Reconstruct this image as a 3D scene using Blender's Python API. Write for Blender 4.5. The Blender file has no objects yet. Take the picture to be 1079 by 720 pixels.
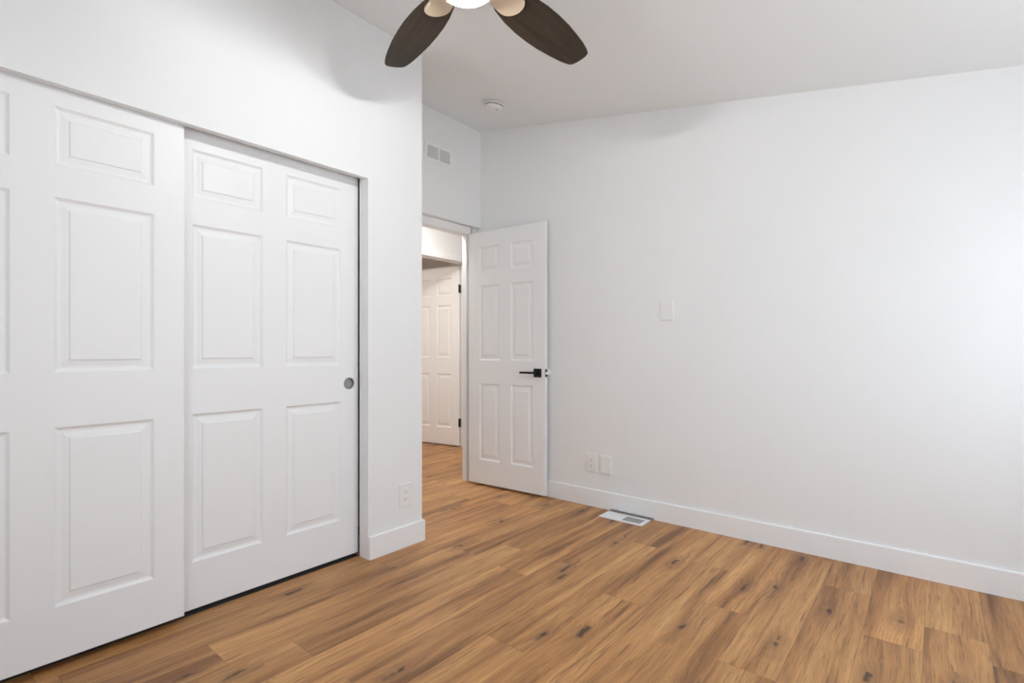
import bpy, bmesh, math, random
from mathutils import Vector, Matrix

random.seed(4)
S = bpy.context.scene
COL = S.collection
PI = math.pi

# ---------------------------------------------------------------- camera
CAM_H = 1.07
YAW = math.radians(39.45)
cd = bpy.data.cameras.new('camera')
cam = bpy.data.objects.new('camera', cd)
COL.objects.link(cam)
cd.sensor_fit = 'HORIZONTAL'
cd.sensor_width = 36.0
cd.lens = 541.0 / 1079.0 * 36.0
cd.shift_y = 10.0 / 1079.0
cd.clip_start = 0.02
cam.location = (0, 0, CAM_H)
cam.rotation_euler = (PI / 2, 0, YAW - PI / 2)
S.camera = cam

# ---------------------------------------------------------------- view
S.view_settings.view_transform = 'Standard'
S.view_settings.look = 'None'
S.view_settings.gamma = 1.0
S.view_settings.use_curve_mapping = False
S.view_settings.exposure = 0.0
try:
    S.cycles.use_denoising = True
    S.cycles.max_bounces = 16
    S.cycles.diffuse_bounces = 10
    S.cycles.transparent_max_bounces = 16
    S.cycles.sample_clamp_indirect = 6.0
except Exception:
    pass

# ---------------------------------------------------------------- tuning values for the light
SKY_UP = 6.0          # sky above the horizon
SKY_GROUND = 5.3      # pale ground outside
BULB = 2050.0          # emission of each fan bulb
HALL = 28.0           # hall ceiling lamp, watts
FAR = 30.0             # far room lamp, watts

w = bpy.data.worlds.new('daylight')
S.world = w
w.use_nodes = True
nt = w.node_tree
for n in list(nt.nodes):
    nt.nodes.remove(n)
tc = nt.nodes.new('ShaderNodeTexCoord')
sx = nt.nodes.new('ShaderNodeSeparateXYZ')
rp = nt.nodes.new('ShaderNodeValToRGB')
rp.color_ramp.elements[0].position = 0.48
rp.color_ramp.elements[1].position = 0.54
g = SKY_GROUND / SKY_UP
rp.color_ramp.elements[0].color = (0.91 * g, 0.98 * g, 1.07 * g, 1)
rp.color_ramp.elements[1].color = (0.86, 0.955, 1.075, 1)
mp = nt.nodes.new('ShaderNodeMath'); mp.operation = 'MULTIPLY_ADD'
mp.inputs[1].default_value = 0.5; mp.inputs[2].default_value = 0.5
bg = nt.nodes.new('ShaderNodeBackground')
bg.inputs[1].default_value = SKY_UP
ow = nt.nodes.new('ShaderNodeOutputWorld')
nt.links.new(tc.outputs['Generated'], sx.inputs[0])
nt.links.new(sx.outputs[2], mp.inputs[0])
nt.links.new(mp.outputs[0], rp.inputs[0])
nt.links.new(rp.outputs[0], bg.inputs[0])
nt.links.new(bg.outputs[0], ow.inputs[0])

# room numbers
XR = 3.094            # right wall
YC = 2.238            # closet wall face
YV = 2.880            # recess wall with the vent
YB = -0.95            # window wall behind the camera
XL = -0.60            # left wall
XCOL = 1.918          # right end of the closet wall
HEAD = 1.954          # closet opening head
def ceil_z(y): return 2.350 + 0.1805 * y
WIN = (1.05, 2.76, 0.80, 1.86)     # window x0, x1, z0, z1 in the wall behind the camera

WL = (-0.55, 0.85, 0.80, 1.86)     # added fill window: y0, y1, z0, z1 in the left wall

# portals so the daylight through the windows is sampled cleanly (they give no light of their own)
for nm, sz, loc, rot in (('back_window_portal', (WIN[1] - WIN[0], WIN[3] - WIN[2]), ((WIN[0] + WIN[1]) / 2, YB - 0.125, (WIN[2] + WIN[3]) / 2), (PI / 2, 0, 0)),
                         ('fill_window_portal', (WL[1] - WL[0], WL[3] - WL[2]), (XL - 0.105, (WL[0] + WL[1]) / 2, (WL[2] + WL[3]) / 2), (PI / 2, 0, -PI / 2))):
    pl = bpy.data.lights.new(nm, 'AREA')
    pl.shape = 'RECTANGLE'; pl.size, pl.size_y = sz
    pl.energy = 1.0
    pl.cycles.is_portal = True
    po = bpy.data.objects.new(nm, pl)
    COL.objects.link(po)
    po.location = loc; po.rotation_euler = rot

# ---------------------------------------------------------------- materials
def mat(name, color, rough=0.5, metal=0.0, spec=0.5, bump=0.0, bscale=200.0, var=0.0):
    m = bpy.data.materials.new(name); m.use_nodes = True
    t = m.node_tree; b = t.nodes['Principled BSDF']
    b.inputs['Base Color'].default_value = (*color, 1)
    b.inputs['Roughness'].default_value = rough
    b.inputs['Metallic'].default_value = metal
    b.inputs['Specular IOR Level'].default_value = spec
    co = t.nodes.new('ShaderNodeTexCoord')
    if bump:
        n = t.nodes.new('ShaderNodeTexNoise'); n.inputs['Scale'].default_value = bscale
        n.inputs['Detail'].default_value = 3
        bp = t.nodes.new('ShaderNodeBump'); bp.inputs['Strength'].default_value = bump
        bp.inputs['Distance'].default_value = 0.002
        t.links.new(co.outputs['Object'], n.inputs['Vector'])
        t.links.new(n.outputs['Fac'], bp.inputs['Height'])
        t.links.new(bp.outputs[0], b.inputs['Normal'])
    if var:
        n2 = t.nodes.new('ShaderNodeTexNoise'); n2.inputs['Scale'].default_value = 3.0
        r = t.nodes.new('ShaderNodeValToRGB')
        r.color_ramp.elements[0].position = 0.3; r.color_ramp.elements[1].position = 0.7
        r.color_ramp.elements[0].color = (*[c * (1 - var) for c in color], 1)
        r.color_ramp.elements[1].color = (*color, 1)
        t.links.new(co.outputs['Object'], n2.inputs['Vector'])
        t.links.new(n2.outputs['Fac'], r.inputs[0])
        t.links.new(r.outputs[0], b.inputs['Base Color'])
    return m

M_WALL = mat('wall_paint', (0.80, 0.806, 0.808), 0.75, spec=0.25, bump=0.12, bscale=140, var=0.012)
M_CEIL = mat('ceiling_paint', (0.825, 0.842, 0.848), 0.85, spec=0.2, bump=0.10, bscale=120)
M_TRIM = mat('trim_paint', (0.82, 0.826, 0.832), 0.38, spec=0.45)
M_PLASTIC = mat('white_plastic', (0.82, 0.82, 0.81), 0.35)
M_PLATE = mat('plate_plastic', (0.80, 0.80, 0.79), 0.32)
M_SLOT = mat('slot_dark', (0.05, 0.05, 0.05), 0.6)
M_BLACK = mat('matte_black_metal', (0.008, 0.008, 0.009), 0.38, metal=0.3)
M_STEEL = mat('satin_steel', (0.62, 0.62, 0.60), 0.32, metal=1.0)
M_NICKEL = mat('brushed_nickel', (0.34, 0.34, 0.335), 0.42, metal=0.85)
M_BRACKET = mat('champagne_metal', (0.62, 0.50, 0.36), 0.40, metal=0.25)
M_BRONZE = mat('dark_bronze', (0.05, 0.04, 0.033), 0.4, metal=0.7)
M_DARK = mat('door_gap_shade', (0.02, 0.02, 0.02), 0.9)  # near-black colour for the shade under the closet doors
M_GRILLE = mat('grille_grey', (0.42, 0.42, 0.43), 0.5)
M_GAP = mat('gap_shade_grey', (0.24, 0.23, 0.22), 0.8)  # grey that colours in the shade of narrow gaps

def door_mat():
    m = mat('moulded_door_paint', (0.82, 0.826, 0.832), 0.42, spec=0.4)
    t = m.node_tree; b = t.nodes['Principled BSDF']
    co = t.nodes.new('ShaderNodeTexCoord')
    mpn = t.nodes.new('ShaderNodeMapping'); mpn.inputs['Scale'].default_value = (110, 110, 5)
    n = t.nodes.new('ShaderNodeTexNoise'); n.inputs['Scale'].default_value = 1.0
    n.inputs['Detail'].default_value = 4; n.inputs['Distortion'].default_value = 0.6
    bp = t.nodes.new('ShaderNodeBump'); bp.inputs['Strength'].default_value = 0.10
    bp.inputs['Distance'].default_value = 0.001
    t.links.new(co.outputs['Object'], mpn.inputs[0]); t.links.new(mpn.outputs[0], n.inputs['Vector'])
    t.links.new(n.outputs['Fac'], bp.inputs['Height']); t.links.new(bp.outputs[0], b.inputs['Normal'])
    return m
M_DOOR = door_mat()

def blade_mat():
    m = mat('walnut_blade', (0.05, 0.038, 0.026), 0.5, spec=0.22)
    t = m.node_tree; b = t.nodes['Principled BSDF']
    co = t.nodes.new('ShaderNodeTexCoord')
    mpn = t.nodes.new('ShaderNodeMapping'); mpn.inputs['Scale'].default_value = (3, 45, 45)
    n = t.nodes.new('ShaderNodeTexNoise'); n.inputs['Scale'].default_value = 1.0; n.inputs['Detail'].default_value = 5
    r = t.nodes.new('ShaderNodeValToRGB')
    r.color_ramp.elements[0].position = 0.35; r.color_ramp.elements[1].position = 0.7
    r.color_ramp.elements[0].color = (0.026, 0.0175, 0.010, 1); r.color_ramp.elements[1].color = (0.048, 0.034, 0.021, 1)
    t.links.new(co.outputs['Object'], mpn.inputs[0]); t.links.new(mpn.outputs[0], n.inputs['Vector'])
    t.links.new(n.outputs['Fac'], r.inputs[0]); t.links.new(r.outputs[0], b.inputs['Base Color'])
    return m
M_BLADE = blade_mat()

def emit_mat(name, color, strength):
    m = bpy.data.materials.new(name); m.use_nodes = True
    t = m.node_tree; t.nodes.clear()
    e = t.nodes.new('ShaderNodeEmission'); e.inputs[0].default_value = (*color, 1); e.inputs[1].default_value = strength
    o = t.nodes.new('ShaderNodeOutputMaterial'); t.links.new(e.outputs[0], o.inputs[0])
    return m

def frosted_mat():
    m = bpy.data.materials.new('frosted_glass'); m.use_nodes = True
    t = m.node_tree; t.nodes.clear()
    tr = t.nodes.new('ShaderNodeBsdfTransparent'); tr.inputs[0].default_value = (0.97, 0.97, 0.96, 1)
    tl = t.nodes.new('ShaderNodeBsdfTranslucent'); tl.inputs[0].default_value = (0.95, 0.94, 0.92, 1)
    gl = t.nodes.new('ShaderNodeBsdfGlossy'); gl.inputs['Roughness'].default_value = 0.15
    m1 = t.nodes.new('ShaderNodeMixShader'); m1.inputs[0].default_value = 0.12
    m2 = t.nodes.new('ShaderNodeMixShader'); m2.inputs[0].default_value = 0.06
    o = t.nodes.new('ShaderNodeOutputMaterial')
    t.links.new(tr.outputs[0], m1.inputs[1]); t.links.new(tl.outputs[0], m1.inputs[2])
    t.links.new(m1.outputs[0], m2.inputs[1]); t.links.new(gl.outputs[0], m2.inputs[2])
    t.links.new(m2.outputs[0], o.inputs[0])
    return m
M_FROST = frosted_mat()

def pane_mat():
    m = bpy.data.materials.new('window_glass'); m.use_nodes = True
    t = m.node_tree; t.nodes.clear()
    tr = t.nodes.new('ShaderNodeBsdfTransparent'); tr.inputs[0].default_value = (0.97, 0.98, 0.98, 1)
    gl = t.nodes.new('ShaderNodeBsdfGlossy'); gl.inputs['Roughness'].default_value = 0.02
    mx = t.nodes.new('ShaderNodeMixShader'); mx.inputs[0].default_value = 0.05
    o = t.nodes.new('ShaderNodeOutputMaterial')
    t.links.new(tr.outputs[0], mx.inputs[1]); t.links.new(gl.outputs[0], mx.inputs[2]); t.links.new(mx.outputs[0], o.inputs[0])
    return m
M_PANE = pane_mat()

def floor_mat():
    PW, PL = 0.183, 1.22
    m = bpy.data.materials.new('oak_planks'); m.use_nodes = True
    t = m.node_tree; b = t.nodes['Principled BSDF']
    L = t.links.new
    def N(k): return t.nodes.new(k)
    def val(x):
        return x
    def math_(op, a, bb=None, c=None):
        n = N('ShaderNodeMath'); n.operation = op
        for i, q in enumerate((a, bb, c)):
            if q is None: continue
            if isinstance(q, (int, float)): n.inputs[i].default_value = q
            else: L(q, n.inputs[i])
        return n.outputs[0]
    def comb(x, y, z):
        n = N('ShaderNodeCombineXYZ')
        for i, q in enumerate((x, y, z)):
            if isinstance(q, (int, float)): n.inputs[i].default_value = q
            else: L(q, n.inputs[i])
        return n.outputs[0]
    def noise(vec, detail=4, rough=0.55, dist=0.0):
        n = N('ShaderNodeTexNoise'); n.inputs['Scale'].default_value = 1.0
        n.inputs['Detail'].default_value = detail; n.inputs['Roughness'].default_value = rough
        n.inputs['Distortion'].default_value = dist
        L(vec, n.inputs['Vector']); return n.outputs['Fac']
    def ramp(f, stops):
        n = N('ShaderNodeValToRGB'); e = n.color_ramp.elements
        e[0].position, e[0].color = stops[0][0], (*stops[0][1], 1)
        e[1].position, e[1].color = stops[-1][0], (*stops[-1][1], 1)
        for p, c in stops[1:-1]:
            q = e.new(p); q.color = (*c, 1)
        L(f, n.inputs[0]); return n.outputs[0]
    def mix(f, a, bb, mode='MIX'):
        n = N('ShaderNodeMix'); n.data_type = 'RGBA'; n.blend_type = mode
        if isinstance(f, (int, float)): n.inputs[0].default_value = f
        else: L(f, n.inputs[0])
        for i, q in ((6, a), (7, bb)):
            if isinstance(q, tuple): n.inputs[i].default_value = (*q, 1)
            else: L(q, n.inputs[i])
        return n.outputs[2]
    tcn = N('ShaderNodeTexCoord'); sp = N('ShaderNodeSeparateXYZ'); L(tcn.outputs['Object'], sp.inputs[0])
    X, Y = sp.outputs[0], sp.outputs[1]
    yy = math_('DIVIDE', math_('ADD', Y, 10 * PW - 0.031), PW)
    row = math_('FLOOR', yy); fy = math_('FRACT', yy)
    wr = N('ShaderNodeTexWhiteNoise'); wr.noise_dimensions = '1D'; L(row, wr.inputs['W'])
    xx = math_('ADD', math_('DIVIDE', math_('ADD', X, 20.0), PL), wr.outputs['Value'])
    colm = math_('FLOOR', xx); fx = math_('FRACT', xx)
    wn = N('ShaderNodeTexWhiteNoise'); wn.noise_dimensions = '2D'; L(comb(row, colm, 0), wn.inputs['Vector'])
    rnd = wn.outputs['Value']
    sc = N('ShaderNodeSeparateColor'); L(wn.outputs['Color'], sc.inputs[0])
    rnd2, rnd3 = sc.outputs[0], sc.outputs[1]
    pid = math_('MULTIPLY', rnd, 37.0)
    pid2 = math_('MULTIPLY', rnd2, 53.0)
    # knots: stretched cells, jittered per plank
    vo = N('ShaderNodeTexVoronoi'); vo.voronoi_dimensions = '3D'; vo.inputs['Scale'].default_value = 1.0
    wob = noise(comb(math_('MULTIPLY', X, 9), math_('MULTIPLY', Y, 30), pid), 2)
    wob2 = noise(comb(math_('MULTIPLY', X, 14), math_('MULTIPLY', Y, 14), 3.0), 3)
    L(comb(math_('ADD', math_('MULTIPLY', X, 2.2), math_('MULTIPLY', wob2, 0.5)), math_('ADD', math_('MULTIPLY', Y, 6.5), math_('MULTIPLY', wob, 0.25)), 0.0), vo.inputs['Vector'])
    vo.voronoi_dimensions = '2D'
    kd = vo.outputs['Distance']
    vc = N('ShaderNodeSeparateColor'); L(vo.outputs['Color'], vc.inputs[0])
    has = math_('GREATER_THAN', vc.outputs[0], 0.52)
    # grain bends around the knots
    bend = math_('MULTIPLY', math_('POWER', 2.718, math_('MULTIPLY', math_('MULTIPLY', kd, kd), -16.0)), 0.020)
    Yb = math_('ADD', Y, math_('MULTIPLY', bend, has))
    wav = math_('MULTIPLY', math_('SUBTRACT', noise(comb(math_('MULTIPLY', X, 1.7), math_('MULTIPLY', Y, 4), pid), 2), 0.5), 0.045)
    Yw = math_('ADD', Yb, wav)
    broad = noise(comb(math_('ADD', math_('MULTIPLY', X, 0.9), pid), math_('MULTIPLY', Yw, 13), pid2), 3, 0.5)
    streak = noise(comb(math_('ADD', math_('MULTIPLY', X, 2.0), pid2), math_('MULTIPLY', Yw, 62), pid), 5, 0.66, 0.15)
    fine = noise(comb(math_('MULTIPLY', X, 9), math_('MULTIPLY', Yw, 190), pid), 4, 0.7)
    base = ramp(broad, [(0.30, (0.215, 0.095, 0.032)), (0.44, (0.40, 0.193, 0.070)), (0.56, (0.505, 0.260, 0.097)), (0.72, (0.585, 0.325, 0.130))])
    tint = ramp(rnd3, [(0.0, (0.90, 0.88, 0.85)), (0.5, (1.0, 1.0, 1.0)), (1.0, (1.12, 1.10, 1.07))])
    c = mix(1.0, base, tint, 'MULTIPLY')
    sk = ramp(streak, [(0.30, (0.55, 0.50, 0.46)), (0.46, (0.95, 0.94, 0.93)), (0.62, (1.04, 1.04, 1.04)), (0.8, (1.13, 1.13, 1.13))])
    c = mix(0.85, c, sk, 'MULTIPLY')
    fg = ramp(fine, [(0.32, (0.66, 0.62, 0.58)), (0.50, (1.0, 1.0, 1.0)), (0.68, (1.10, 1.10, 1.10))])
    c = mix(0.9, c, fg, 'MULTIPLY')
    # dark cracks along the grain
    crk = noise(comb(math_('ADD', math_('MULTIPLY', X, 2.6), pid), math_('MULTIPLY', Yw, 46), math_('ADD', pid2, 9.0)), 3, 0.6)
    ck = ramp(crk, [(0.30, (1, 1, 1)), (0.40, (0, 0, 0))])
    c = mix(math_('MULTIPLY', ck, 0.7), c, (0.105, 0.050, 0.024))
    halo = ramp(kd, [(0.06, (1, 1, 1)), (0.34, (0, 0, 0))])
    core = ramp(kd, [(0.03, (1, 1, 1)), (0.085, (0, 0, 0))])
    c = mix(math_('MULTIPLY', math_('MULTIPLY', halo, has), 0.55), c, (0.190, 0.088, 0.038))
    c = mix(math_('MULTIPLY', math_('MULTIPLY', core, has), 0.9), c, (0.045, 0.022, 0.012))
    ey = math_('MINIMUM', fy, math_('SUBTRACT', 1.0, fy))
    ex = math_('MINIMUM', fx, math_('SUBTRACT', 1.0, fx))
    gap = math_('MAXIMUM', math_('LESS_THAN', ey, 0.0065), math_('LESS_THAN', ex, 0.0010))
    c = mix(math_('MULTIPLY', gap, 0.42), c, (0.12, 0.058, 0.027))
    L(c, b.inputs['Base Color'])
    b.inputs['Roughness'].default_value = 0.42
    b.inputs['Specular IOR Level'].default_value = 0.42
    bp = N('ShaderNodeBump'); bp.inputs['Strength'].default_value = 0.10; bp.inputs['Distance'].default_value = 0.002
    L(math_('SUBTRACT', fine, gap), bp.inputs['Height']); L(bp.outputs[0], b.inputs['Normal'])
    return m
M_FLOOR = floor_mat()

# ---------------------------------------------------------------- mesh helpers
def add_box(bm, x0, x1, y0, y1, z0, z1):
    v = [bm.verts.new(p) for p in ((x0, y0, z0), (x1, y0, z0), (x1, y1, z0), (x0, y1, z0),
                                   (x0, y0, z1), (x1, y0, z1), (x1, y1, z1), (x0, y1, z1))]
    fs = [bm.faces.new([v[i] for i in f]) for f in
          ((3, 2, 1, 0), (4, 5, 6, 7), (0, 1, 5, 4), (1, 2, 6, 5), (2, 3, 7, 6), (3, 0, 4, 7))]
    return v, fs

def add_prism(bm, poly, axis, a0, a1):
    """poly: (p, q) list; axis 'x' -> (a, p, q), axis 'z' -> (p, q, a)"""
    def P(a, p, q):
        return (a, p, q) if axis == 'x' else ((p, a, q) if axis == 'y' else (p, q, a))
    lo = [bm.verts.new(P(a0, p, q)) for p, q in poly]
    hi = [bm.verts.new(P(a1, p, q)) for p, q in poly]
    n = len(poly)
    bm.faces.new(lo[::-1]); bm.faces.new(hi)
    for i in range(n):
        bm.faces.new((lo[i], lo[(i + 1) % n], hi[(i + 1) % n], hi[i]))

def add_lathe(bm, prof, n=32, center=(0, 0, 0), axis='z', closed=True):
    """prof: list of (r, h) from one end to the other"""
    rings = []
    for r, h in prof:
        if r < 1e-6:
            p = (0, 0, h)
            rings.append([p])
        else:
            rings.append([(r * math.cos(2 * PI * i / n), r * math.sin(2 * PI * i / n), h) for i in range(n)])
    def tf(p):
        x, y, z = p
        if axis == 'x': x, y, z = z, x, y
        elif axis == 'y': x, y, z = x, z, y
        return (x + center[0], y + center[1], z + center[2])
    vr = [[bm.verts.new(tf(p)) for p in ring] for ring in rings]
    for a, b in zip(vr[:-1], vr[1:]):
        if len(a) == 1 and len(b) == 1: continue
        for i in range(n):
            j = (i + 1) % n
            if len(a) == 1: bm.faces.new((a[0], b[i], b[j]))
            elif len(b) == 1: bm.faces.new((a[i], a[j], b[0]))
            else: bm.faces.new((a[i], a[j], b[j], b[i]))
    if closed:
        if len(vr[0]) > 1: bm.faces.new(vr[0])
        if len(vr[-1]) > 1: bm.faces.new(vr[-1])

def finish(name, bm, m, parent=None, smooth=False, bevel=0.0, segs=2, auto=35):
    bmesh.ops.remove_doubles(bm, verts=bm.verts, dist=1e-5)
    bmesh.ops.recalc_face_normals(bm, faces=bm.faces)
    if bevel:
        es = [e for e in bm.edges if len(e.link_faces) == 2 and e.calc_face_angle() > math.radians(40)]
        bmesh.ops.bevel(bm, geom=es, offset=bevel, segments=segs, affect='EDGES', profile=0.6)
    me = bpy.data.meshes.new(name)
    if smooth:
        for f in bm.faces: f.smooth = True
        for e in bm.edges:
            if len(e.link_faces) == 2 and e.calc_face_angle() > math.radians(auto): e.smooth = False
    bm.to_mesh(me); bm.free()
    me.materials.append(m)
    o = bpy.data.objects.new(name, me)
    COL.objects.link(o)
    if parent is not None: o.parent = parent
    return o

def box(name, x0, x1, y0, y1, z0, z1, m, parent=None, bevel=0.0):
    bm = bmesh.new(); add_box(bm, x0, x1, y0, y1, z0, z1)
    return finish(name, bm, m, parent, bevel=bevel)

def struct(o, label=None):
    o['kind'] = 'structure'
    if label: o['label'] = label
    return o

def tag(o, label, cat, group=None):
    o['label'] = label; o['category'] = cat
    if group: o['group'] = group
    return o

def empty(name, loc, rz=0.0):
    o = bpy.data.objects.new(name, None); COL.objects.link(o)
    o.empty_display_size = 0.05
    o.location = loc; o.rotation_euler = (0, 0, rz)
    return o

# ---------------------------------------------------------------- room shell
YE = 3.022            # hall side of the recess wall
YH = 3.965            # hall wall opposite
YF = 7.0
HC = 2.40             # hall ceiling
bm = bmesh.new(); add_box(bm, XL - 0.1, 5.6, YB - 0.12, YF + 0.1, -0.10, 0.0)
struct(finish('floor', bm, M_FLOOR), 'warm brown oak plank floor with dark knots')

bm = bmesh.new()
y0, y1 = YB - 0.12, YV + 0.02
add_prism(bm, [(y0, ceil_z(y0)), (y1, ceil_z(y1)), (y1, ceil_z(y1) + 0.12), (y0, ceil_z(y0) + 0.12)], 'x', XL - 0.1, XR + 0.1)
struct(finish('ceiling', bm, M_CEIL), 'white ceiling sloping up towards the closet side')

bm = bmesh.new()
y1r = 2.925
add_prism(bm, [(YB - 0.12, 0), (y1r, 0), (y1r, ceil_z(y1r)), (YB - 0.12, ceil_z(YB - 0.12))], 'x', XR, XR + 0.1)
struct(finish('wall_right', bm, M_WALL), 'long plain white wall on the right')

bm = bmesh.new()
def left_piece(ya, yb, z0, z1=None):
    add_prism(bm, [(ya, z0), (yb, z0), (yb, ceil_z(yb) if z1 is None else z1), (ya, ceil_z(ya) if z1 is None else z1)], 'x', XL - 0.1, XL)
left_piece(YB - 0.12, WL[0], 0); left_piece(WL[1], YV, 0)
left_piece(WL[0], WL[1], 0, WL[2]); left_piece(WL[0], WL[1], WL[3])
struct(finish('wall_left', bm, M_WALL))

def window_frame(name, to_world, a0, a1, z0, z1):
    t = 0.045
    wf, gp = bmesh.new(), bmesh.new()
    mid = (a0 + a1) / 2
    for q in ((a0, a1, z0, z0 + t), (a0, a1, z1 - t, z1), (a0, a0 + t, z0 + t, z1 - t), (a1 - t, a1, z0 + t, z1 - t),
              (mid - 0.025, mid + 0.025, z0 + t, z1 - t)):
        add_box(wf, q[0], q[1], -0.09, -0.05, q[2], q[3])
    add_box(gp, a0 + t, a1 - t, -0.072, -0.068, z0 + t, z1 - t)
    for m_ in (wf, gp):
        for v in m_.verts: v.co = to_world(v.co)
    o = struct(finish(name, wf, M_TRIM))
    finish('pane', gp, M_PANE, o)
    return o
window_frame('window_1', lambda p: Vector((p.x, YB + p.y, p.z)), *WIN)
window_frame('fill_window', lambda p: Vector((XL + p.y, p.x, p.z)), *WL)  # unseen window, added to fill the right wall with light

# window wall behind the camera, with its opening
bm = bmesh.new()
zt = ceil_z(YB) - 0.004
add_box(bm, XL, WIN[0], YB - 0.12, YB, 0, zt)
add_box(bm, WIN[1], XR, YB - 0.12, YB, 0, zt)
add_box(bm, WIN[0], WIN[1], YB - 0.12, YB, 0, WIN[2])
add_box(bm, WIN[0], WIN[1], YB - 0.12, YB, WIN[3], zt)
struct(finish('wall_back', bm, M_WALL))
# closet wall: left pier, header, right pier with a deeper jamb
X0C, X1C = -0.125, 1.561
bm = bmesh.new()
zc = ceil_z(YC)
def sloped(bm, x0, x1, ya, yb, z0):
    add_prism(bm, [(ya, z0), (yb, z0), (yb, ceil_z(yb)), (ya, ceil_z(ya))], 'x', x0, x1)
# one continuous face in front, so no seams show above the opening
zc0, zc1, zj = ceil_z(YC), ceil_z(YC + 0.075), HEAD
F = lambda pts: bm.faces.new([bm.verts.new(p) for p in pts])
ya, yb, yh = YC, YC + 0.075, YC + 0.034
F([(XL, ya, 0), (X0C, ya, 0), (X0C, ya, HEAD), (X1C, ya, HEAD), (X1C, ya, 0), (XCOL, ya, 0), (XCOL, ya, zc0), (XL, ya, zc0)])
F([(XL, yb, 0), (XL, yb, zc1), (XCOL, yb, zc1), (XCOL, yb, 0), (X1C, yb, 0), (X1C, yb, HEAD), (X1C, yb, HEAD + 0.02), (X0C, yb, HEAD + 0.02), (X0C, yb, HEAD), (X0C, yb, 0)])
F([(XL, ya, zc0), (XCOL, ya, zc0), (XCOL, yb, zc1), (XL, yb, zc1)])
F([(XL, ya, 0), (XL, ya, zc0), (XL, yb, zc1), (XL, yb, 0)])
F([(XCOL, ya, 0), (XCOL, yb, 0), (XCOL, yb, zc1), (XCOL, ya, zc0)])
F([(X0C, ya, 0), (X0C, yb, 0), (X0C, yb, HEAD), (X0C, yh, HEAD), (X0C, ya, HEAD)])
F([(X1C, ya, 0), (X1C, ya, HEAD), (X1C, yh, HEAD), (X1C, yb, HEAD), (X1C, yb, 0)])
F([(X0C, ya, HEAD), (X0C, yh, HEAD), (X1C, yh, HEAD), (X1C, ya, HEAD)])
F([(X0C, yh, HEAD), (X0C, yh, HEAD + 0.02), (X1C, yh, HEAD + 0.02), (X1C, yh, HEAD)])
F([(X0C, yh, HEAD + 0.02), (X0C, yb, HEAD + 0.02), (X1C, yb, HEAD + 0.02), (X1C, yh, HEAD + 0.02)])
F([(X0C, yh, HEAD), (X0C, yb, HEAD), (X0C, yb, HEAD + 0.02), (X0C, yh, HEAD + 0.02)])
F([(X1C, yh, HEAD), (X1C, yh, HEAD + 0.02), (X1C, yb, HEAD + 0.02), (X1C, yb, HEAD)])
F([(XL, ya, 0), (XL, yb, 0), (X0C, yb, 0), (X0C, ya, 0)])
F([(X1C, ya, 0), (X1C, yb, 0), (XCOL, yb, 0), (XCOL, ya, 0)])
struct(finish('wall_closet', bm, M_WALL), 'white wall around the sliding closet doors')
bm = bmesh.new(); sloped(bm, XCOL - 0.09, XCOL, YC + 0.075, YV, 0)
struct(finish('wall_closet_end', bm, M_WALL))

# recess wall with the entry doorway
OX0, OX1, OH = 2.275, 3.026, 2.078
bm = bmesh.new()
sloped(bm, XL - 0.1, OX0 - 0.045, YV, YE, 0)
sloped(bm, OX0 - 0.045, XR, YV, YV + 0.045, OH)
sloped(bm, OX0 - 0.045, XR + 0.1, YV + 0.045, YE, OH)
struct(finish('wall_recess', bm, M_WALL), 'short white wall above the open doorway')
bm = bmesh.new()
add_box(bm, OX1 - 0.002, XR + 0.1, 2.974, YE, 0, OH)
add_box(bm, OX1 + 0.026, XR + 0.1, YV + 0.046, 2.974, 0, OH)
add_box(bm, OX0 - 0.045, OX0, YV + 0.046, YE, 0, OH)
add_box(bm, OX0, OX1, YV + 0.046, YE, 2.022, OH)
struct(finish('trim_1', bm, M_TRIM, bevel=0.0025), 'white door frame set in the recess doorway')

# hall
bm = bmesh.new(); add_box(bm, 1.0, 5.5, YE, YH, HC, HC + 0.1)
struct(finish('ceiling_hall', bm, M_CEIL))
bm = bmesh.new(); add_box(bm, 0.9, 1.0, YE, YH + 0.1, 0, HC)
struct(finish('wall_hall_left', bm, M_WALL))
bm = bmesh.new(); add_box(bm, 5.5, 5.6, YE - 0.1, YF, 0, HC)
struct(finish('wall_hall_right', bm, M_WALL))
bm = bmesh.new(); add_box(bm, XR + 0.1, 5.5, YE - 0.1, YE, 0, HC)
struct(finish('wall_hall_front', bm, M_WALL))
HX0, HX1, HH = 3.285, 4.050, 2.030
bm = bmesh.new()
add_box(bm, 1.0, HX0 - 0.02, YH, YH + 0.1, 0, HC)
add_box(bm, HX1 + 0.02, 5.5, YH, YH + 0.1, 0, HC)
add_box(bm, HX0 - 0.02, HX1 + 0.02, YH, YH + 0.1, HH + 0.02, HC)
struct(finish('wall_hall', bm, M_WALL), 'bright white hall wall seen through the doorway')
bm = bmesh.new()
for sgn in (0,):
    add_box(bm, HX0 - 0.02, HX0, YH - 0.002, YH + 0.102, 0, HH)
    add_box(bm, HX1, HX1 + 0.02, YH - 0.002, YH + 0.102, 0, HH)
    add_box(bm, HX0 - 0.02, HX1 + 0.02, YH - 0.002, YH + 0.102, HH, HH + 0.02)
    add_box(bm, HX0 - 0.070, HX0 - 0.006, YH - 0.014, YH, 0, HH + 0.070)
    add_box(bm, HX1 + 0.006, HX1 + 0.070, YH - 0.014, YH, 0, HH + 0.070)
    add_box(bm, HX0 - 0.006, HX1 + 0.006, YH - 0.014, YH, HH + 0.006, HH + 0.070)
    # door stop strip
    add_box(bm, HX0, HX1, YH + 0.030, YH + 0.060, HH - 0.012, HH)
struct(finish('trim_2', bm, M_TRIM), 'white casing around the hall doorway')
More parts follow.
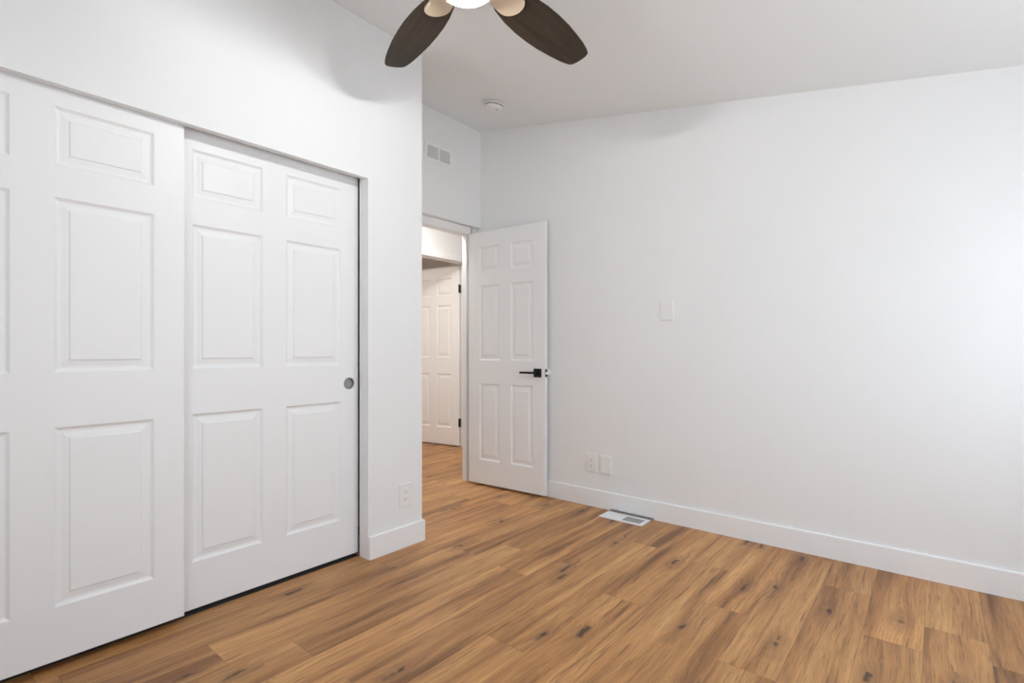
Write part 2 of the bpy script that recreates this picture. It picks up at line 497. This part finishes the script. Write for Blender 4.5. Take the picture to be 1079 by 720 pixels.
# far room
bm = bmesh.new(); add_box(bm, 1.0, 5.5, YH + 0.1, YF, HC, HC + 0.1)
struct(finish('ceiling_far', bm, M_CEIL))
bm = bmesh.new(); add_box(bm, 1.0, 5.6, YF, YF + 0.1, 0, HC)
struct(finish('wall_far', bm, M_WALL))
bm = bmesh.new(); add_box(bm, 0.9, 1.0, YH + 0.1, YF + 0.1, 0, HC)
struct(finish('wall_far_left', bm, M_WALL))

# baseboards
BH, BT = 0.117, 0.013
def base_x(name, x, ya, yb, label=None, notch=None):
    """board on a wall that faces -x"""
    bm = bmesh.new()
    prof = lambda z0: [(x, z0), (x - BT, z0), (x - BT, BH - 0.004), (x - BT + 0.004, BH), (x, BH)]
    segs = [(ya, yb, 0.0)] if not notch else [(ya, notch[0], 0.0), (notch[0], notch[1], notch[2]), (notch[1], yb, 0.0)]
    for a, b_, z0 in segs:
        add_prism(bm, prof(z0), 'y', a, b_)
    return struct(finish(name, bm, M_TRIM), label)
base_x('baseboard_right', XR, YB, 2.905, 'white baseboard along the right wall', (1.372, 1.682, 0.012))
bm = bmesh.new()
# front of the pier, then around its corner onto the recess side
prof = [(YC, 0), (YC - BT, 0), (YC - BT, BH - 0.004), (YC - BT + 0.004, BH), (YC, BH)]
add_prism(bm, prof, 'x', X1C + 0.001, XCOL)
prof = [(XCOL, 0), (XCOL + BT, 0), (XCOL + BT, BH - 0.004), (XCOL + BT - 0.004, BH), (XCOL, BH)]
add_prism(bm, prof, 'y', YC, YV)
add_box(bm, XCOL, XCOL + BT, YC - BT, YC, 0, BH - 0.004)
add_box(bm, XCOL, XCOL + BT - 0.004, YC - BT + 0.004, YC, BH - 0.004, BH)
struct(finish('baseboard_closet', bm, M_TRIM), 'white baseboard wrapping the pier beside the closet')
bm = bmesh.new()
prof = [(YB, 0), (YB + BT, 0), (YB + BT, BH - 0.004), (YB + BT - 0.004, BH), (YB, BH)]
add_prism(bm, prof, 'x', XL + BT, XR - BT)
struct(finish('baseboard_back', bm, M_TRIM))
bm = bmesh.new()
prof = [(XL, 0), (XL + BT, 0), (XL + BT, BH - 0.004), (XL + BT - 0.004, BH), (XL, BH)]
add_prism(bm, prof, 'y', YB, YC - BT)
prof = [(YC, 0), (YC - BT, 0), (YC - BT, BH - 0.004), (YC - BT + 0.004, BH), (YC, BH)]
add_prism(bm, prof, 'x', XL, X0C - 0.001)
struct(finish('baseboard_left', bm, M_TRIM))

# ---------------------------------------------------------------- six panel doors
PZ = [(0.208, 0.812), (0.998, 1.588), (1.695, 1.894)]
def leaf_mesh(W, z0, z1, px, T, pz=PZ):
    """moulded six-panel leaf: local x 0..W, front face at y = 0 (facing -y), back at y = T"""
    bm = bmesh.new()
    xs = sorted({0.0, W, *[q for p in px for q in p]})
    zs = sorted({z0, z1, *[q for p in pz for q in p]})
    # inset, depth
    prof = [(0.0, 0.0), (0.004, 0.0035), (0.009, 0.0075), (0.013, 0.0085), (0.020, 0.0085), (0.034, 0.0055), (0.0385, 0.0052), (0.0415, 0.0015), (0.0445, 0.0008)]
    for y, d in ((0.0, 1), (T, -1)):
        for i in range(len(xs) - 1):
            for j in range(len(zs) - 1):
                xa, xb, za, zb = xs[i], xs[i + 1], zs[j], zs[j + 1]
                panel = any(abs(xa - p[0]) < 1e-6 and abs(xb - p[1]) < 1e-6 for p in px) and \
                        any(abs(za - q[0]) < 1e-6 and abs(zb - q[1]) < 1e-6 for q in pz)
                if not panel:
                    bm.faces.new([bm.verts.new(p) for p in ((xa, y, za), (xb, y, za), (xb, y, zb), (xa, y, zb))])
                    continue
                prev = None
                for ins, dep in prof:
                    ring = [bm.verts.new(p) for p in ((xa + ins, y + d * dep, za + ins), (xb - ins, y + d * dep, za + ins),
                                                      (xb - ins, y + d * dep, zb - ins), (xa + ins, y + d * dep, zb - ins))]
                    if prev:
                        for k in range(4):
                            bm.faces.new((prev[k], prev[(k + 1) % 4], ring[(k + 1) % 4], ring[k]))
                    prev = ring
                bm.faces.new(prev)
    def strip(pts):
        for (a, b) in zip(pts[:-1], pts[1:]):
            bm.faces.new([bm.verts.new(p) for p in ((a[0], 0, a[1]), (b[0], 0, b[1]), (b[0], T, b[1]), (a[0], T, a[1]))])
    strip([(x, z0) for x in xs]); strip([(x, z1) for x in xs])
    strip([(0, z) for z in zs]); strip([(W, z) for z in zs])
    return bm

# closet sliders
CW = 0.880
cpx = [(0.1005, 0.3865), (0.4935, 0.7795)]
def closet_leaf(name, x, y, z0, label, pull=None):
    bm = leaf_mesh(CW, z0, 1.990, cpx, 0.028)
    o = finish(name, bm, M_DOOR)
    o.location = (x, y, 0)
    if pull:
        px_, pz_ = pull
        cb = bmesh.new()
        add_lathe(cb, [(0.0265, -0.02), (0.0265, 0.014)], 40, (px_, 0, pz_), 'y')
        cut = finish('cutter', cb, M_DOOR)
        md = o.modifiers.new('b', 'BOOLEAN'); md.operation = 'DIFFERENCE'; md.object = cut; md.solver = 'EXACT'
        cut.location = o.location
        bpy.context.view_layer.update()
        dg = bpy.context.evaluated_depsgraph_get()
        me = bpy.data.meshes.new_from_object(o.evaluated_get(dg))
        o.modifiers.clear(); o.data = me
        bpy.data.objects.remove(cut)
        fb = bmesh.new()
        add_lathe(fb, [(0.0265, 0.0), (0.0295, 0.0), (0.0305, -0.0012), (0.0285, -0.0022), (0.0262, -0.0018), (0.0255, 0.004),
                       (0.0248, 0.0115), (0.0, 0.0125)], 40, (px_, 0, pz_), 'y', closed=False)
        p = finish('finger_pull', fb, M_NICKEL, o, smooth=True)
        p['label'] = 'round satin grey finger pull'
    struct(o, label); o['category'] = 'door'
    return o
closet_leaf('door_1', 0.7405 - CW, 2.280, 0.028, 'white six-panel sliding closet door in front, at the left edge of the photo')
closet_leaf('door_2', 1.565 - CW, 2.334, 0.017, 'white six-panel sliding closet door behind, with round grey finger pull', (0.827, 0.903))
bm = bmesh.new(); add_box(bm, X0C, X1C, 2.324, 2.400, 0.0, 0.003)  # dark strip paints the shade in the gap below the sliders
struct(finish('closet_gap_shade', bm, M_DARK), 'black strip coloured as the shade under the sliding closet doors')
# black recess of the closet: back wall is the recess wall; top track
bm = bmesh.new()
add_box(bm, X0C, X1C, YC + 0.036, YC + 0.14, 2.000, 2.02)
struct(finish('trim_3', bm, M_TRIM))

def lever_set(parent, lx, lz, y0, side, to_x):
    """square rose and lever on face y0; side -1 = towards -y; lever runs to to_x"""
    rb = bmesh.new(); s = side
    add_box(rb, lx - 0.033, lx + 0.033, min(y0, y0 + s * 0.009), max(y0, y0 + s * 0.009), lz - 0.033, lz + 0.033)
    r = finish('lever_handle', rb, M_BLACK, parent, bevel=0.0015)
    r['label'] = 'matte black square rose with straight lever'
    return r

# entry door leaf, standing open along the right wall
A = Vector((2.9885, 2.912)); B = Vector((3.024, 2.180))
EW = (B - A).length
rz = math.atan2(B.y - A.y, B.x - A.x)
epx = [(0.112, 0.318), (0.425, 0.630)]
ent = finish('door_3', leaf_mesh(EW, 0.018, 2.014, epx, 0.033), M_DOOR)
ent.location = (A.x, A.y, 0); ent.rotation_euler = (0, 0, rz)
struct(ent, 'open white six-panel door with black lever, standing against the right wall'); ent['category'] = 'door'
LX, LZ = EW - 0.061, 0.909
hb = bmesh.new(); add_box(hb, LX - 0.032, LX + 0.032, -0.009, 0, LZ - 0.032, LZ + 0.032)
rose = finish('rose', hb, M_BLACK, ent, bevel=0.0015); rose['label'] = 'matte black square door rose'
hb = bmesh.new()
add_lathe(hb, [(0.010, -0.045), (0.010, -0.009)], 20, (LX, 0, LZ), 'y')
add_box(hb, LX - 0.128, LX + 0.011, -0.056, -0.044, LZ - 0.006, LZ + 0.010)
lv = finish('lever', hb, M_BLACK, ent, bevel=0.001); lv['label'] = 'matte black straight door lever'
hb = bmesh.new(); add_box(hb, LX - 0.032, LX + 0.032, 0.033, 0.040, LZ - 0.032, LZ + 0.032)
finish('rose', hb, M_BLACK, ent, bevel=0.0015)['label'] = 'matte black square door rose'
hb = bmesh.new()
add_lathe(hb, [(0.010, 0.040), (0.010, 0.046)], 20, (LX, 0, LZ), 'y')
add_box(hb, LX - 0.120, LX + 0.011, 0.046, 0.054, LZ - 0.009, LZ + 0.009)
finish('lever', hb, M_BLACK, ent, bevel=0.001)['label'] = 'matte black straight door lever'
# latch face plate and bolt on the free edge
hb = bmesh.new(); add_box(hb, EW, EW + 0.0015, 0.004, 0.029, LZ - 0.0285, LZ + 0.0285)
lp = finish('latch_plate', hb, M_BLACK, ent); lp['label'] = 'black latch plate on the door edge'
hb = bmesh.new(); add_prism(hb, [(EW + 0.0015, 0.010), (EW + 0.0015, 0.025), (EW + 0.0125, 0.025), (EW + 0.0125, 0.021)], 'z', LZ - 0.008, LZ + 0.008)
lb = finish('latch_bolt', hb, M_STEEL, lp); lb['label'] = 'bright steel latch bolt'
def hinge(parent, x, y, z, sx_):
    h = bmesh.new()
    add_lathe(h, [(0.0075, z - 0.046), (0.0075, z + 0.046)], 16, (x, y, 0))
    add_box(h, min(x, x + sx_ * 0.003), max(x, x + sx_ * 0.003), y - 0.030, y, z - 0.044, z + 0.044)
    return h
for z in (0.24, 1.02, 1.78):
    h = bmesh.new()
    add_lathe(h, [(0.006, z - 0.044), (0.006, z + 0.044)], 16, (-0.007, 0.036, 0))
    add_box(h, -0.0018, 0.0, 0.004, 0.036, z - 0.044, z + 0.044)
    finish('hinge', h, M_BLACK, ent)['label'] = 'black butt hinge'

# hall door leaf, standing open into the far room
Hh = Vector((4.034, 4.078)); d = (Vector((4.034, 4.062)) - Vector((3.957, 4.613))).normalized()
HW = 0.745
st = Hh - d * HW
hall = finish('door_4', leaf_mesh(HW, 0.016, 2.014, [(0.115, 0.320), (0.425, 0.630)], 0.033), M_DOOR)
hall.location = (st.x, st.y, 0); hall.rotation_euler = (0, 0, math.atan2(d.y, d.x))
struct(hall, 'white six-panel door with black hinges, open in the hall beyond'); hall['category'] = 'door'
for z in (0.272, 1.762):
    h = bmesh.new()
    add_lathe(h, [(0.008, z - 0.046), (0.008, z + 0.046)], 16, (HW + 0.006, 0.030, 0))
    add_box(h, HW, HW + 0.002, 0.000, 0.030, z - 0.046, z + 0.046)
    add_box(h, HW - 0.010, HW, -0.002, 0.0, z - 0.046, z + 0.046)
    add_box(h, HW + 0.004, HW + 0.006, -0.022, 0.034, z - 0.046, z + 0.046)
    finish('hinge', h, M_BLACK, hall)['label'] = 'black butt hinge'

# wall bumper behind the entry door's latch
bm = bmesh.new()
add_lathe(bm, [(0.027, 0.0), (0.027, -0.006), (0.024, -0.012), (0.015, -0.016), (0.0, -0.017)], 28, (0, 0, 0), 'x')
wb = finish('wall_bumper', bm, M_PLASTIC, smooth=True)
wb.location = (XR, 2.205, 0.912)
tag(wb, 'small round white bumper on the wall at the open door edge', 'door stop')

# ---------------------------------------------------------------- plates
def plate_mesh(wd, ht, th=0.006):
    bm = bmesh.new()
    a, b_ = wd / 2, ht / 2; i = 0.006
    lo = [bm.verts.new((x, 0, z)) for x, z in ((-a, -b_), (a, -b_), (a, b_), (-a, b_))]
    mid = [bm.verts.new((x, -th * 0.8, z)) for x, z in ((-a, -b_), (a, -b_), (a, b_), (-a, b_))]
    hi = [bm.verts.new((x, -th, z)) for x, z in ((-a + i, -b_ + i), (a - i, -b_ + i), (a - i, b_ - i), (-a + i, b_ - i))]
    for p, q in ((lo, mid), (mid, hi)):
        for k in range(4): bm.faces.new((p[k], p[(k + 1) % 4], q[(k + 1) % 4], q[k]))
    bm.faces.new(hi); bm.faces.new(lo)
    return bm
def screw(parent, x, z, y):
    bm = bmesh.new(); add_lathe(bm, [(0.0032, 0.0), (0.0032, -0.0008), (0.0, -0.0012)], 14, (x, y, z), 'y')
    return finish('screw', bm, M_PLASTIC, parent, smooth=True)
def outlet(name, loc, rz, label, wd, ht):
    o = finish(name, plate_mesh(wd, ht), M_PLATE)
    o.location = loc; o.rotation_euler = (0, 0, rz)
    tag(o, label, 'outlet')
    for sz in (0.0195, -0.0195):
        bm = bmesh.new()
        pts = []
        for k in range(28):
            an = 2 * PI * k / 28
            pts.append((0.0175 * math.cos(an), max(-0.0135, min(0.0135, 0.0175 * math.sin(an))) + sz))
        add_prism(bm, pts, 'y', -0.0062, -0.0085)
        r = finish('receptacle', bm, M_PLASTIC, o)
        for sxx, hh in ((-0.0062, 0.0045), (0.0062, 0.0036)):
            b2 = bmesh.new(); add_box(b2, sxx - 0.0011, sxx + 0.0011, -0.0089, -0.0084, sz + 0.003 - hh, sz + 0.003 + hh)
            finish('slot', b2, M_SLOT, r)
        b2 = bmesh.new(); add_lathe(b2, [(0.0024, -0.0084), (0.0024, -0.0089)], 12, (0, 0, sz - 0.0075), 'y')
        finish('ground_hole', b2, M_SLOT, r)
    screw(o, 0, 0, -0.006)
    return o
def blank(name, loc, rz, label, wd, ht):
    o = finish(name, plate_mesh(wd, ht, 0.010), M_PLATE)
    o.location = loc; o.rotation_euler = (0, 0, rz)
    tag(o, label, 'wall plate')
    screw(o, 0, ht * 0.36, -0.010); screw(o, 0, -ht * 0.36, -0.010)
    return o
RZ = -PI / 2          # front of the plate faces -x
outlet('wall_outlet', (XR, 1.830, 0.300), RZ, 'white duplex outlet low on the right wall, left of the blank plate', 0.086, 0.132)
blank('wall_plate', (XR, 1.720, 0.296), RZ, 'blank white plate low on the right wall beside the outlet', 0.080, 0.126)
blank('wall_plate.001', (XR, 1.289, 1.322), RZ, 'blank white plate high in the middle of the right wall', 0.083, 0.122)
outlet('wall_outlet.001', (1.798, YC, 0.281), 0, 'white duplex outlet on the narrow pier beside the closet', 0.080, 0.130)

# ---------------------------------------------------------------- wall vent above the doorway
v0 = empty('wall_vent', (2.6295, YV, 2.545))
tag(v0, 'white two-section air return grille high on the recess wall above the doorway', 'vent')
bm = bmesh.new()
W2, H2 = 0.140, 0.070
ax, az = 0.1155, 0.047
def fr(bm, x0, x1, z0, z1): add_box(bm, x0, x1, -0.006, 0.0, z0, z1)
fr(bm, -W2, W2, az, H2); fr(bm, -W2, W2, -H2, -az)
fr(bm, -W2, -ax, -az, az); fr(bm, ax, W2, -az, az); fr(bm, -0.009, 0.009, -az, az)
finish('frame', bm, M_PLASTIC, v0)
for x0, x1 in ((-ax, -0.009), (0.009, ax)):
    bm = bmesh.new()
    n = 10
    for k in range(n):
        z = -az + (k + 0.5) * 2 * az / n
        p = [(-0.0055, z - 0.0030), (-0.0045, z - 0.0040), (-0.0010, z + 0.0030), (-0.0020, z + 0.0040)]
        add_prism(bm, p, 'x', x0, x1)
    g = finish('louver', bm, M_PLASTIC, v0)
    bm = bmesh.new(); add_box(bm, x0, x1, -0.0008, 0.0, -az, az)
    finish('duct_opening', bm, M_GRILLE, g)

# ---------------------------------------------------------------- floor register
fr0 = empty('floor_register', (2.982, 1.527, 0.0))
tag(fr0, 'white metal floor register by the right baseboard', 'vent')
bm = bmesh.new()
hx, hy, ix, iy = 0.066, 0.149, 0.044, 0.124
th = 0.005
add_box(bm, -hx, -ix, -hy, hy, 0, th); add_box(bm, ix, hx, -hy, hy, 0, th)
add_box(bm, -ix, ix, -hy, -iy, 0, th); add_box(bm, -ix, ix, iy, hy, 0, th)
finish('frame', bm, M_TRIM, fr0, bevel=0.0015)
bm = bmesh.new()
n = 15
for k in range(n):
    y = 0.006 + (k + 0.5) * (iy - 0.006) / n
    add_prism(bm, [(y - 0.0036, 0.0005), (y + 0.0030, 0.0040), (y + 0.0036, 0.0046), (y - 0.0030, 0.0012)], 'x', -ix, ix)
add_box(bm, -ix, ix, 0.0, 0.006, 0, 0.0045)
finish('louver', bm, M_TRIM, fr0)['label'] = 'closed white louvers'
bm = bmesh.new()
for k in range(n + 1):
    y = -iy + (k + 0.5) * (iy - 0.0) / (n + 1)
    add_box(bm, -ix, ix, y - 0.0013, y + 0.0013, 0.0010, 0.0040)
for x in (-0.015, 0.015):
    add_box(bm, x - 0.001, x + 0.001, -iy, 0, 0.0010, 0.0040)
lg = finish('louver', bm, M_GRILLE, fr0); lg['label'] = 'open grey louvers'
bm = bmesh.new(); add_box(bm, -ix, ix, -iy, 0.0, 0.0, 0.0009)
finish('damper', bm, M_GRILLE, fr0)
bm = bmesh.new(); add_box(bm, hx, XR - 2.982 - 0.0005, -0.150, 0.150, 0.0, 0.0022)  # thin sheet, its grey stands for shade between register and baseboard
finish('boot_gap_shade', bm, M_GAP, fr0)['label'] = 'grey sheet coloured as the shade in the gap behind the register'

# ---------------------------------------------------------------- smoke detector on the sloped ceiling
bm = bmesh.new()
add_lathe(bm, [(0.066, 0.0), (0.066, -0.004), (0.071, -0.0042), (0.071, -0.011), (0.067, -0.0145), (0.061, -0.0145), (0.0605, -0.019), (0.062, -0.020), (0.062, -0.030), (0.055, -0.037), (0.020, -0.041), (0.0, -0.041)], 40)
sd = finish('smoke_detector', bm, M_PLASTIC, smooth=True)
tilt = math.atan(0.1805)
sd.location = (2.645, 2.334, ceil_z(2.334)); sd.rotation_euler = (tilt, 0, 0)
tag(sd, 'round white smoke detector on the sloping ceiling', 'smoke detector')
bm = bmesh.new(); add_lathe(bm, [(0.0635, -0.0148), (0.0612, -0.0148), (0.0612, -0.0196), (0.0635, -0.0196)], 40, closed=False)
add_lathe(bm, [(0.0668, -0.0002), (0.0668, -0.0042)], 40, closed=False)
finish('slot_shade', bm, M_GAP, sd)  # dark rings colour in the shade of the slot and ceiling gap
bm = bmesh.new(); add_lathe(bm, [(0.006, -0.040), (0.006, -0.0425), (0.0, -0.043)], 14, (0.012, -0.022, 0))
finish('test_button', bm, M_GRILLE, sd)

# ---------------------------------------------------------------- ceiling fan
FC = (1.176, 1.158)
ZB = 2.300
fan = empty('ceiling_fan', (FC[0], FC[1], ceil_z(FC[1])))
tag(fan, 'dark brown bladed ceiling fan with lit glass bowl light', 'ceiling fan')
def zr(z): return z - ceil_z(FC[1])
bm = bmesh.new(); add_lathe(bm, [(0.066, 0.015), (0.066, -0.020), (0.058, -0.050), (0.022, -0.066), (0.0, -0.066)], 36)
finish('canopy', bm, M_BRONZE, fan, smooth=True)
bm = bmesh.new(); add_lathe(bm, [(0.0125, -0.06), (0.0125, zr(2.415))], 20)
finish('downrod', bm, M_BRONZE, fan, smooth=True)
bm = bmesh.new(); add_lathe(bm, [(0.0, zr(2.42)), (0.045, zr(2.42)), (0.090, zr(2.405)), (0.112, zr(2.38)), (0.112, zr(2.335)), (0.095, zr(2.312)), (0.0, zr(2.312))], 40)
finish('motor_housing', bm, M_BRONZE, fan, smooth=True)
bm = bmesh.new(); add_lathe(bm, [(0.0, zr(2.312)), (0.070, zr(2.312)), (0.070, zr(2.270)), (0.104, zr(2.258)), (0.104, zr(2.248)), (0.0, zr(2.248))], 40)
finish('light_holder', bm, M_BRACKET, fan, smooth=True)
bm = bmesh.new()
prof = []
R_, dep = 0.094, 0.050
for k in range(13):
    an = k / 12 * PI / 2
    prof.append((R_ * math.cos(an), zr(2.248) - dep * math.sin(an)))
prof[-1] = (0.0, prof[-1][1])
add_lathe(bm, prof, 40, closed=False)
bowl = finish('glass_bowl', bm, M_FROST, fan, smooth=True, auto=80)
bowl['label'] = 'glowing frosted glass bowl'
M_BULB = emit_mat('bulb_glow', (0.965, 0.985, 0.985), BULB)
for bx_, by_ in ((0.026, -0.031), (-0.026, 0.031)):
    bm = bmesh.new()
    bmesh.ops.create_uvsphere(bm, u_segments=20, v_segments=12, radius=0.0135)
    for v in bm.verts: v.co = Vector((v.co.x + bx_, v.co.y + by_, v.co.z + zr(2.230)))
    finish('bulb', bm, M_BULB, fan, smooth=True)['label'] = 'lit white bulb'
# blades: outline (r, half width)
OUT = [(0.150, 0.034), (0.20, 0.058), (0.27, 0.073), (0.34, 0.0805), (0.41, 0.082), (0.48, 0.079), (0.55, 0.071), (0.61, 0.062), (0.645, 0.0535), (0.664, 0.047), (0.673, 0.040), (0.678, 0.029), (0.681, 0.012)]
def blade_bm():
    bm = bmesh.new()
    up = [(r, h) for r, h in OUT]
    poly = up + [(r, -h) for r, h in reversed(OUT)]
    add_prism(bm, poly, 'z', -0.003, 0.003)
    return bm
def iron_bm():
    bm = bmesh.new()
    pts = [(0.085, -0.020), (0.130, -0.022), (0.165, -0.046), (0.215, -0.049)]
    for k in range(11):
        an = -PI / 2 + PI * k / 10
        pts.append((0.225 + 0.046 * math.cos(an), 0.049 * math.sin(an)))
    pts += [(0.215, 0.049), (0.165, 0.046), (0.130, 0.022), (0.085, 0.020)]
    add_prism(bm, pts, 'z', -0.0095, -0.0035)
    return bm
PITCH = math.radians(-11)
b_me = i_me = None
for k in range(5):
    an = math.radians(-0.3 + 72 * k)
    mt = Matrix.Translation((0, 0, zr(ZB))) @ Matrix.Rotation(an, 4, 'Z') @ Matrix.Rotation(PITCH, 4, 'X')
    if k == 0:
        b0 = finish('blade', blade_bm(), M_BLADE, fan, bevel=0.0012); b0.matrix_local = mt
        i0 = finish('blade_bracket', iron_bm(), M_BRACKET, fan, bevel=0.0012); i0.matrix_local = mt
        i0['label'] = 'pale champagne blade bracket'
    else:
        b = b0.copy(); COL.objects.link(b); b.parent = fan; b.matrix_local = mt
        i = i0.copy(); COL.objects.link(i); i.parent = fan; i.matrix_local = mt

# ---------------------------------------------------------------- lamps of the hall and the far room
def dome(name, loc, watts, color, label):
    e = empty(name, loc)
    tag(e, label, 'ceiling light')
    bm = bmesh.new(); add_lathe(bm, [(0.15, 0.0), (0.15, -0.02), (0.145, -0.025), (0.0, -0.025)], 36)
    finish('base_ring', bm, M_PLASTIC, e, smooth=True)
    area = PI * 0.14 ** 2 * 1.3
    bm = bmesh.new(); add_lathe(bm, [(0.14, -0.026), (0.12, -0.055), (0.07, -0.078), (0.0, -0.085)], 36, closed=False)
    finish('diffuser', bm, emit_mat(name + '_glow', color, watts / area / PI * 1.0), e, smooth=True)
dome('hall_light', (2.95, 3.22, HC), HALL, (1.0, 0.96, 0.90), 'round ceiling light in the hall beyond the doorway')
dome('far_room_light', (2.4, 5.3, HC), FAR, (1.0, 0.90, 0.81), 'round ceiling light in the far room past the hall')
